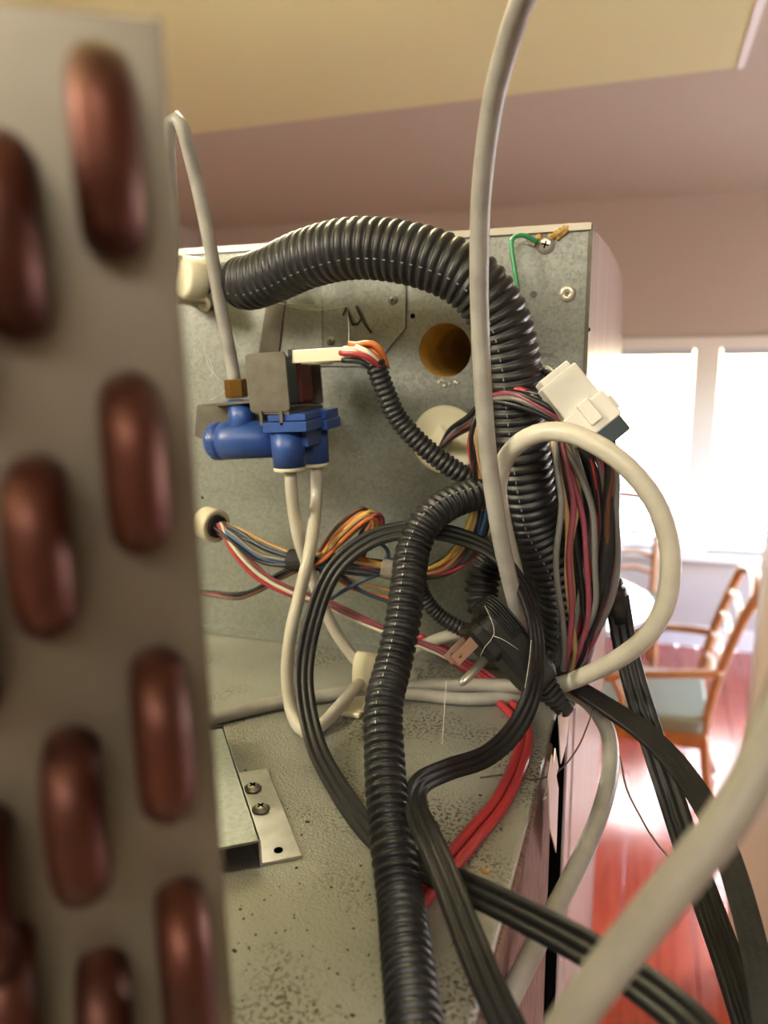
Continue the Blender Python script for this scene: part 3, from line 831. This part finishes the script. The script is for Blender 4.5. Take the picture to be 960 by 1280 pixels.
m_ = MB(); tube(m_, seen([(755, 550, .425), (765, 600, .43), (762, 660, .43), (755, 720, .43), (735, 790, .435), (712, 850, .445)], .0045), .0045, 16); m_.build('sleeve', M['tape'], sl4)
m_ = MB(); tube(m_, seen([(700, 545, .435), (735, 600, .44), (745, 650, .445), (740, 720, .445), (725, 790, .45), (708, 850, .45)], .0065), .0065, 16); m_.build('sleeve', M['black'], sl4)

# ------------------------------------------------------------------ flat three-core power cords
pts = [(652, 1320, .19), (612, 1235, .205), (585, 1170, .22), (558, 1100, .24), (537, 1050, .26), (520, 1010, .285), (526, 980, .305), (560, 962, .33), (608, 945, .35), (645, 910, .37), (667, 860, .385), (671, 800, .392), (655, 738, .40), (620, 693, .41), (572, 670, .415), (515, 662, .415), (462, 675, .41), (418, 712, .40), (393, 770, .39), (380, 845, .375), (393, 925, .35), (425, 988, .33), (468, 1045, .30), (525, 1083, .275), (600, 1117, .245), (700, 1168, .22), (780, 1215, .205), (850, 1268, .19), (910, 1330, .18)]
tw = [0, 0, 0, 0, 5, 20, 30, 30, 25, 20, 40, 55, 55, 50, 35, 25, 15, 10, 5, 0, 0, 5, 10, 5, 0, 0, 0, 0, 0]
tag(flat_cord(seen(pts, .0045), .0112, tw, 'power_cable', M['cordblack']), 'black flat three-core cord forming the big round loop around the front loom', 'cord')
pts = [(680, 838, .43), (715, 856, .425), (760, 884, .41), (805, 915, .395), (845, 955, .38), (880, 1005, .36), (908, 1065, .34), (930, 1135, .32), (948, 1210, .30), (962, 1300, .28)]
tag(flat_cord(seen(pts, .004), .0115, [-50, -50, -40, -30, -20, -10, 0, 0, 0, 0], 'power_cable', M['cordblack'], valley=.88), 'smooth black flat cord sweeping out to the lower right edge', 'cord')
cc2 = thing('power_cable', PY(860, 1060, .37), 'black ribbed flat cord hanging from a rubber strain relief past the chair', 'cord')
pts = [(771, 745, .45), (780, 800, .445), (795, 860, .43), (817, 930, .41), (840, 1000, .39), (863, 1070, .37), (890, 1145, .345), (915, 1215, .32), (942, 1300, .30)]
flat_cord(seen(pts, .004), .0140, [0, 10, 10, 5, 0, 0, 0, 0, 0], 'cord', M['cordblack'], cc2)
m_ = MB(); p = PY(762, 722, .45); d_ = (PY(775, 770, .45) - p)
m_.lathe(p, d_, [(0, .004), (.002, .0065), (.005, .0072), (.006, .0055), (.008, .0075), (.012, .0078), (.013, .006), (.016, .0072), (.020, .0060), (.028, .0052)], 20)
m_.build('strain_relief', M['plug'], cc2)

# ------------------------------------------------------------------ power plug
pg = thing('power_plug', PY(640, 850, .40), 'black three-prong power plug with bare metal prongs pointing down left', 'plug')
pc = PY(632, 803, .405)
pd = (-RT * .72 - UP * .64 - FW * .28).normalized()       # prong direction
qd = (RT * .80 - UP * .60 + FW * .10); qd = (qd - pd * qd.dot(pd)).normalized()
td = pd.cross(qd).normalized()
MB().rbox(pc + qd * .006, qd * .026, td * .0125, pd * .0105, .45, 5).build('body', M['plug'], pg, bevel=.0008)
MB().rbox(pc - qd * .010 + pd * .011, qd * .0125, td * .0112, pd * .0045, .45, 5).build('front_face', M['plug'], pg)
for i in range(6):
    c = pc - qd * .016 - pd * (.004 - .0022 * (i - 4)) - td * .0
    MB().rbox(pc - qd * .012 - pd * (.0095 - i * .0017), qd * .0150, td * .0135, pd * .00055, .6, 6).build('grip_ridge', M['plug'], pg)
for i in range(5):
    c = pc + qd * (.033 + i * .0036)
    MB().rbox(c, td * (.0098 - i * .0008), pd * (.0062 - i * .0004), qd * .0011, .6, 5).build('strain_relief_ring', M['plug'], pg)
MB().rbox(pc + qd * .042, td * .0062, pd * .0040, qd * .012, .5, 5).build('cord_neck', M['plug'], pg)
pink = mat('dull_nickel_prong', '#c9a896', 0.3, 0.7)
base = pc - qd * .010 + pd * .0145
bc1 = base - qd * .0045 - td * .0
for s_ in (-1, 1):
    b0 = base - qd * .005 + td * (.0063 * s_)
    tip = b0 + pd * .0165
    cs = [b0 - qd * .0034, b0 + qd * .0034, tip + qd * .0034, tip - qd * .0034]
    MB().holed(cs, b0 + pd * .0125, .0015, td, .0014, 16).build('flat_prong', pink, pg)
g0 = base + qd * .0085
MB().lathe(g0, pd, [(0, .0024), (.018, .0024), (.0205, .0019), (.022, .0008), (.0222, .0001)], 18).build('ground_pin', M['steel'], pg)

# ------------------------------------------------------------------ wiring
def wires(root, ctrl, specs, spread, r=.00135, jit=.35, seed=1, n0='wire'):
    """a bundle of single wires along ctrl = (px, py, Y, spread factor)"""
    rnd = random.Random(seed)
    base = [(S(x, y, Y, .003), f) for (x, y, Y, f) in ctrl]
    for i, cname in enumerate(specs):
        a0 = 2 * pi * i / len(specs) + rnd.uniform(-.3, .3)
        rr = spread * (.35 + .65 * rnd.random())
        pts = []
        for j, (p, f) in enumerate(base):
            a = a0 + j * .35 + rnd.uniform(-jit, jit)
            q = p + (RT * cos(a) + UP * sin(a)) * rr * f + FW * (rr * f * sin(a * 1.7) * .6)
            if q.y > YP - r - .001: q.y = YP - r - .001
            if q.x < -.046 and q.z < ZT + r: q.z = ZT + r
            pts.append(q)
        m_ = MB(); tube(m_, pts, r, 8, .006); m_.build(n0, WIRE[cname], root)

# left harness with its ivory sleeve
lh = thing('wire_harness', PY(375, 700, .44), 'multicoloured wire harness leaving the ivory sleeve low on the housing', 'wiring')
p = PY(262, 655, .452); d_ = PY(283, 662, .445) - p
MB().lathe(p - d_.normalized() * .006, d_, [(0, .0105), (.001, .0115), (.014, .0118), (.0145, .0105), (.0145, .0082), (.004, .008)], 30).build('ivory_sleeve', M['nylon'], lh)
MB().lathe(p - d_.normalized() * .004, d_, [(0, .008), (.0145, .0078)], 20).build('sleeve_filling', M['tape'], lh)
wires(lh, [(272, 659, .448, .7), (300, 674, .445, 1), (335, 694, .442, 1.2), (375, 702, .44, .7), (410, 704, .44, 1), (450, 708, .445, 1), (490, 712, .45, .8), (530, 716, .45, .9), (565, 702, .445, 1), (592, 668, .435, 1), (603, 620, .43, 1), (603, 570, .43, 1), (612, 525, .43, 1)], ['yellow', 'tan', 'black', 'navy', 'grey', 'blue', 'black', 'orange', 'rose', 'white', 'yellow', 'black'], .0062, seed=2)
wires(lh, [(275, 656, .446, .5), (295, 690, .44, 1), (325, 722, .438, 1), (365, 742, .44, .8), (405, 755, .445, .8), (450, 775, .45, .8), (500, 795, .45, .8), (555, 817, .452, .8), (600, 842, .455, .8), (640, 872, .46, .8)], ['rose', 'white', 'red', 'rose'], .0045, r=.0014, seed=5)
wires(lh, [(236, 741, .46, .6), (262, 742, .458, .7), (295, 745, .455, .8), (322, 738, .45, .8), (345, 722, .445, .8), (372, 708, .44, .8)], ['red', 'black', 'brown', 'black'], .003, seed=7)
# doubled-back loops above the cord
for i, (cname, dx, dy) in enumerate((('brown', -4, -6), ('orange', 0, -1), ('yellow', 6, -2), ('red', 12, 3), ('tan', 3, 3), ('rose', 16, 1), ('orange', 8, 6))):
    yy = .452 - .003 * i
    pts = [(392, 708, yy), (405 + dx / 2, 690 + dy, yy), (425 + dx, 665 + dy, yy - .004), (448 + dx, 645 + dy, yy - .006), (460 + dx * .9, 642 + dy, yy - .002), (466 + dx * .8, 652 + dy, yy + .006), (455 + dx, 672 + dy, yy + .008), (446 + dx / 2, 695, yy + .006), (470, 708, .45)]
    m_ = MB(); tube(m_, seen(pts, .0013), .00135, 8, .004); m_.build('wire', WIRE[cname], lh)
for (cname, pts) in (('blue', [(400, 715, .44), (425, 698, .438), (455, 684, .436), (475, 680, .438), (485, 690, .445), (483, 705, .45)]),
                     ('navy', [(408, 752, .45), (430, 738, .448), (455, 725, .447), (480, 716, .45)]),
                     ('tan', [(415, 712, .455), (445, 728, .455), (475, 735, .456), (505, 742, .458)]),
                     ('orange', [(412, 716, .456), (440, 735, .457), (470, 744, .458), (505, 752, .46)]),
                     ('navy', [(420, 714, .45), (450, 738, .452), (480, 750, .455), (510, 760, .457)])):
    m_ = MB(); tube(m_, seen(pts, .0013), .0014, 8, .004); m_.build('wire', WIRE[cname], lh)
for (pa, pb3, rr, mm) in (((361, 698, .4385), (392, 703, .4385), .0068, 'tape'), ((478, 709, .448), (503, 714, .45), .0072, 'greytape')):
    a3 = PY(*pa); b3 = PY(*pb3)
    MB().lathe(a3, b3 - a3, [(0, rr * .9), (.001, rr), ((b3 - a3).length - .001, rr), ((b3 - a3).length, rr * .9)], 18).build('tape_wrap', M[mm], lh)

# red and black leads from the cable cover
rh = thing('wire_harness', PY(620, 500, .44), 'red and black lead bundle curving out of the round cable cover', 'wiring')
wires(rh, [(552, 560, .492, .3), (566, 540, .475, .6), (590, 522, .455, .9), (612, 503, .43, 1), (642, 496, .418, 1.2), (680, 507, .412, 1.2), (718, 532, .416, 1), (742, 575, .424, 1), (750, 635, .43, 1), (748, 700, .435, 1.1), (732, 770, .437, 1), (708, 845, .445, .6)], ['red', 'black', 'rose', 'grey', 'black', 'grey', 'rose', 'black', 'grey', 'black'], .0062, r=.0016, seed=9)
wires(rh, [(612, 500, .428, .6), (598, 520, .425, .8), (592, 550, .425, 1), (597, 590, .43, 1), (605, 640, .435, 1), (595, 680, .44, 1), (565, 708, .445, .8), (530, 717, .447, .8), (495, 714, .449, .6)], ['red', 'rose', 'black', 'red', 'tan'], .0050, r=.0014, seed=12)
# loose leads right of the big loom
rl = thing('wire_harness', PY(715, 700, .42), 'loose brown grey and dark red leads hanging from the white connector', 'wiring')
wires(rl, [(700, 545, .425, .8), (712, 590, .42, 1), (722, 640, .418, 1.3), (722, 700, .42, 1.6), (724, 760, .425, 1.4), (718, 810, .43, 1), (704, 852, .44, .5)], ['grey', 'tan', 'rose', 'grey', 'tan', 'black', 'rose', 'grey'], .0085, r=.0017, seed=14)
wires(rl, [(762, 552, .42, .8), (768, 590, .425, 1), (764, 640, .428, 1.2), (766, 700, .43, 1.2), (758, 750, .43, 1), (738, 800, .435, .8), (712, 848, .445, .5)], ['navy', 'black', 'brown', 'black', 'rose', 'grey'], .0052, r=.0018, seed=15)
wires(rl, [(670, 470, .45, .6), (680, 462, .445, .8), (695, 470, .435, .8), (705, 480, .43, .6)], ['green', 'white', 'grey', 'black', 'green', 'grey'], .0055, r=.0011, seed=17)
wires(rl, [(662, 440, .46, .5), (668, 480, .455, .8), (672, 520, .45, .8), (680, 560, .445, .8)], ['grey', 'black', 'brown', 'grey'], .0040, r=.0014, seed=18)
# twin red leads lying on the deck
tl = thing('twin_lead', PZ(620, 1000), 'pair of red leads lying on the deck beside the front loom', 'wiring')
for s_ in (-1, 1):
    pts = [(520 + s_ * 2, 797 - s_ * 3, .462), (560 + s_ * 2, 818 - s_ * 3, .465), (598 + s_ * 3, 845 - s_ * 3, .465), (625 + s_ * 4, 872 - s_ * 3, .455), (648 + s_ * 5, 897 - s_ * 2, .44), (656 + s_ * 5, 922, .425), (648 + s_ * 5.5, 955 + s_ * 2, .40), (625 + s_ * 6, 1003 + s_ * 3, .37), (588 + s_ * 6, 1048 + s_ * 4, .34), (552 + s_ * 6, 1092 + s_ * 4, .32), (500 + s_ * 6, 1150 + s_ * 4, .3)]
    m_ = MB(); tube(m_, seen(pts, .0026), .0026, 12, .005); m_.build('wire', WIRE['red'], tl)
# green ground wire
gw = thing('ground_wire', onp(648, 360), 'thin green ground wire hooked under the screw in the housing corner', 'wire')
m_ = MB(); tube(m_, seen([(672, 303, .496), (660, 296, .493), (648, 294, .49), (640, 300, .487), (640, 315, .485), (644, 340, .483), (648, 368, .48), (650, 395, .478)], .0012), .0014, 10, .003); m_.build('wire', WIRE['green'], gw)
MB().obox((onp(664, 301, .002)), (.003, 0, -.001), (0, .001, 0), (.0008, 0, .0022)).build('ring_terminal', M['steel'], gw)

# white multi-pin connector
cnn = thing('wire_connector', PY(722, 505, .42), 'white nylon multi-pin wire connector in front of the housing corner', 'connector')
cp = PY(722, 508, .415)
la = (RT * .62 - UP * .78 - FW * .05).normalized(); wa = (RT * .78 + UP * .62); wa = (wa - la * wa.dot(la)).normalized(); ta = la.cross(wa)
MB().rbox(cp - la * .008, wa * .0115, ta * .0080, la * .0110, .12, 2).build('housing', M['nylonwhite'], cnn, bevel=.0006)
MB().rbox(cp + la * .009, wa * .0132, ta * .0092, la * .0080, .12, 2).build('mating_housing', M['nylonwhite'], cnn, bevel=.0006)
MB().rbox(cp - la * .0195, wa * .0092, ta * .0070, la * .0030, .12, 2).build('rear_collar', M['nylonwhite'], cnn, bevel=.0004)
MB().rbox(cp + la * .006 - ta * .0100 * (1 if ta.dot(FW) > 0 else -1) , wa * .0035, la * .0065, ta * .0015, .2, 2).build('latch', M['nylonwhite'], cnn)
MB().rbox(cp + la * .010 + wa * .0145, wa * .0018, ta * .0040, la * .0040, .3, 2).build('side_lug', M['nylonwhite'], cnn)
MB().rbox(cp + la * .0210, wa * .0120, ta * .0085, la * .0050, .12, 2).build('dark_insert', M['teal'], cnn)

# ------------------------------------------------------------------ fibres, cobwebs, crumbs
def strand(pts, r, m, name, label, cat):
    m_ = MB(); tube(m_, [S(x, y, Y, r) for (x, y, Y) in pts], r, 5, .004)
    return tag(m_.build(name, m), label, cat)
strand([(600, 972, .36), (640, 968, .37), (668, 975, .38), (700, 962, .39), (722, 935, .40), (735, 905, .41), (742, 884, .42)], .0005, M['fibre'], 'fibre_strand', 'thin fibre strand strung from the deck edge up to the grey tube', 'fibre')
strand([(775, 945, .38), (783, 985, .37), (800, 1020, .36), (818, 1050, .35), (848, 1085, .34)], .0005, M['fibre'], 'fibre_strand', 'dark fibre strand hanging free over the red floor', 'fibre')
wb = thing('cobweb', PY(262, 470, .45), 'grey cobweb threads stretched around the brass nut of the valve', 'cobweb')
for pts in ([(254, 425, .47), (260, 455, .465), (272, 472, .46), (284, 482, .45)], [(284, 484, .45), (275, 494, .445), (262, 500, .44)], [(240, 455, .49), (268, 432, .47), (282, 420, .45)], [(258, 440, .47), (266, 462, .46), (264, 470, .46)]):
    m_ = MB(); tube(m_, [S(x, y, Y) for x, y, Y in pts], .00018, 5, .004); m_.build('thread', M['web'], wb)
wb = thing('cobweb', PY(400, 380, .45), 'cobweb thread sagging in front of the handwritten mark', 'cobweb')
for pts in ([(338, 377, .46), (370, 382, .455), (402, 387, .455), (434, 382, .46)], [(434, 382, .46), (436, 410, .455), (436, 432, .44)], [(345, 378, .46), (372, 385, .456), (400, 389, .455)]):
    m_ = MB(); tube(m_, [S(x, y, Y) for x, y, Y in pts], .00022, 5, .004); m_.build('thread', M['web'], wb)
wb = thing('cobweb', PY(620, 800, .38), 'dusty web threads hanging over the power plug', 'cobweb')
for pts in ([(606, 757, .39), (616, 780, .385), (617, 795, .38), (605, 810, .378), (600, 822, .38)], [(617, 795, .38), (630, 800, .38), (648, 812, .385)], [(558, 850, .41), (556, 880, .40), (553, 930, .39)], [(664, 800, .38), (661, 830, .379), (656, 860, .375)]):
    m_ = MB(); tube(m_, [S(x, y, Y) for x, y, Y in pts], .00018, 5, .004); m_.build('thread', M['web'], wb)
random.seed(21)
cr = MB()
for i in range(230):
    px = random.uniform(290, 640); py = random.choice((random.uniform(890, 1280), random.uniform(1090, 1280)))
    q = PZ(px, py)
    if q.x > XT - .004 or q.y < .02: continue
    s_ = random.uniform(.00012, .0004) * (1.8 if random.random() < .1 else 1)
    a = random.uniform(0, pi)
    cr.obox(q + V((0, 0, s_ * .3)), (s_ * cos(a) * 1.7, s_ * sin(a) * 1.7, 0), (-s_ * sin(a), s_ * cos(a), 0), (0, 0, s_ * .3))
co_ = cr.build('crumbs', M['debris']); co_['kind'] = 'stuff'; tag(co_, 'dark dust crumbs scattered over the refrigerator top', 'crumbs')
q = PZ(607, 1089)
MB().lathe(q, (0, 0, 1), [(0, .0022), (.0006, .0018), (.0009, .0001)], 7).build('paint_chip', M['putty'])
tag(bpy.data.objects['paint_chip'], 'tiny yellow chip lying on the deck near its side edge', 'chip')

# ------------------------------------------------------------------ dining furniture
def bar(mb, a, b, w_, d_=None):
    a, b = V(a), V(b); ax = (b - a); t = V((0, 1, 0)) if abs(ax.normalized().y) < .8 else V((1, 0, 0))
    n = ax.cross(t).normalized(); m2 = n.cross(ax).normalized()
    return mb.obox((a + b) / 2, n * w_ / 2, m2 * (d_ or w_) / 2, ax / 2)
def chair(loc, rz, label, arms=True):
    """chair facing local +X; back at local -X"""
    root = thing('dining_chair', loc, label, 'chair')
    R_ = Matrix.Rotation(rz, 3, 'Z'); L = V(loc)
    def w2(p): return L + R_ @ V(p)
    def b2(name, a, b, ww, dd=None, m=None, smooth=False):
        mb = MB(); a, b = w2(a), w2(b)
        bar(mb, a, b, ww, dd); return mb.build(name, m or M['chairwood'], root, bevel=.004)
    def t2(name, pts, r): mb = MB(); tube(mb, [w2(p) for p in pts], r, 10, .03); return mb.build(name, M['chairwood'], root)
    mb = MB(); mb.rbox(w2((0, 0, .46)), R_ @ V((.24, 0, 0)), R_ @ V((0, .25, 0)), V((0, 0, .035)), .3, 4); mb.build('seat_cushion', M['cushion'], root)
    for s_ in (-1, 1):
        b2('seat_rail', (-.23, s_ * .235, .40), (.23, s_ * .235, .40), .06, .03, M['wood'])
        t2('leg', [(.22, s_ * .23, .42), (.24, s_ * .235, .25), (.22, s_ * .235, .02)], .02)
        t2('leg', [(-.22, s_ * .21, .42), (-.25, s_ * .21, .2), (-.31, s_ * .21, .02)], .02)
        t2('back_post', [(-.22, s_ * .21, .42), (-.25, s_ * .215, .65), (-.31, s_ * .22, .88), (-.36, s_ * .225, 1.02)], .02)
        if arms:
            t2('arm', [(-.27, s_ * .22, .70), (-.1, s_ * .26, .69), (.1, s_ * .28, .67), (.17, s_ * .28, .64)], .018)
            t2('arm_support', [(.14, s_ * .28, .65), (.10, s_ * .26, .55), (.12, s_ * .24, .43)], .015)
    b2('front_rail', (.23, -.23, .40), (.23, .23, .40), .06, .03, M['wood'])
    b2('rear_rail', (-.23, -.2, .40), (-.23, .2, .40), .05, .03, M['wood'])
    for (zz, xo) in ((.60, -.243), (.70, -.262), (.80, -.288), (.90, -.318)):
        t2('back_rung', [(xo, -.21, zz), (xo - .01, -.1, zz + .025), (xo - .012, 0, zz + .01), (xo - .01, .1, zz + .025), (xo, .21, zz)], .014)
    t2('crest_rail', [(-.36, -.24, 1.0), (-.375, -.12, 1.04), (-.38, 0, 1.05), (-.375, .12, 1.04), (-.36, .24, 1.0)], .022)
    return root
chair((0.05, 3.28, 0), pi, 'wooden armchair with grey green seat and pierced ladder back by the table')
chair((-0.15, 4.45, 0), -pi / 2, 'wooden chair against the bright window behind the table', arms=False)
tb = thing('dining_table', (-.52, 3.75, 0), 'dining table with glossy top between the two chairs', 'table')
MB().lathe((-.45, 3.65, .72), (0, 0, 1), [(0, .50), (.01, .52), (.025, .52), (.03, .50)], 48).build('table_top', M['table'], tb)
MB().lathe((-.45, 3.65, 0.03), (0, 0, 1), [(0, .05), (.1, .06), (.25, .035), (.45, .06), (.69, .045)], 20).build('pedestal', M['chairwood'], tb)
for i in range(4):
    a = pi / 4 + i * pi / 2
    m_ = MB(); tube(m_, [(-.45 + .04 * cos(a), 3.65 + .04 * sin(a), .2), (-.45 + .2 * cos(a), 3.65 + .2 * sin(a), .14), (-.45 + .36 * cos(a), 3.65 + .36 * sin(a), .022)], .022, 10, .03); m_.build('foot', M['chairwood'], tb)
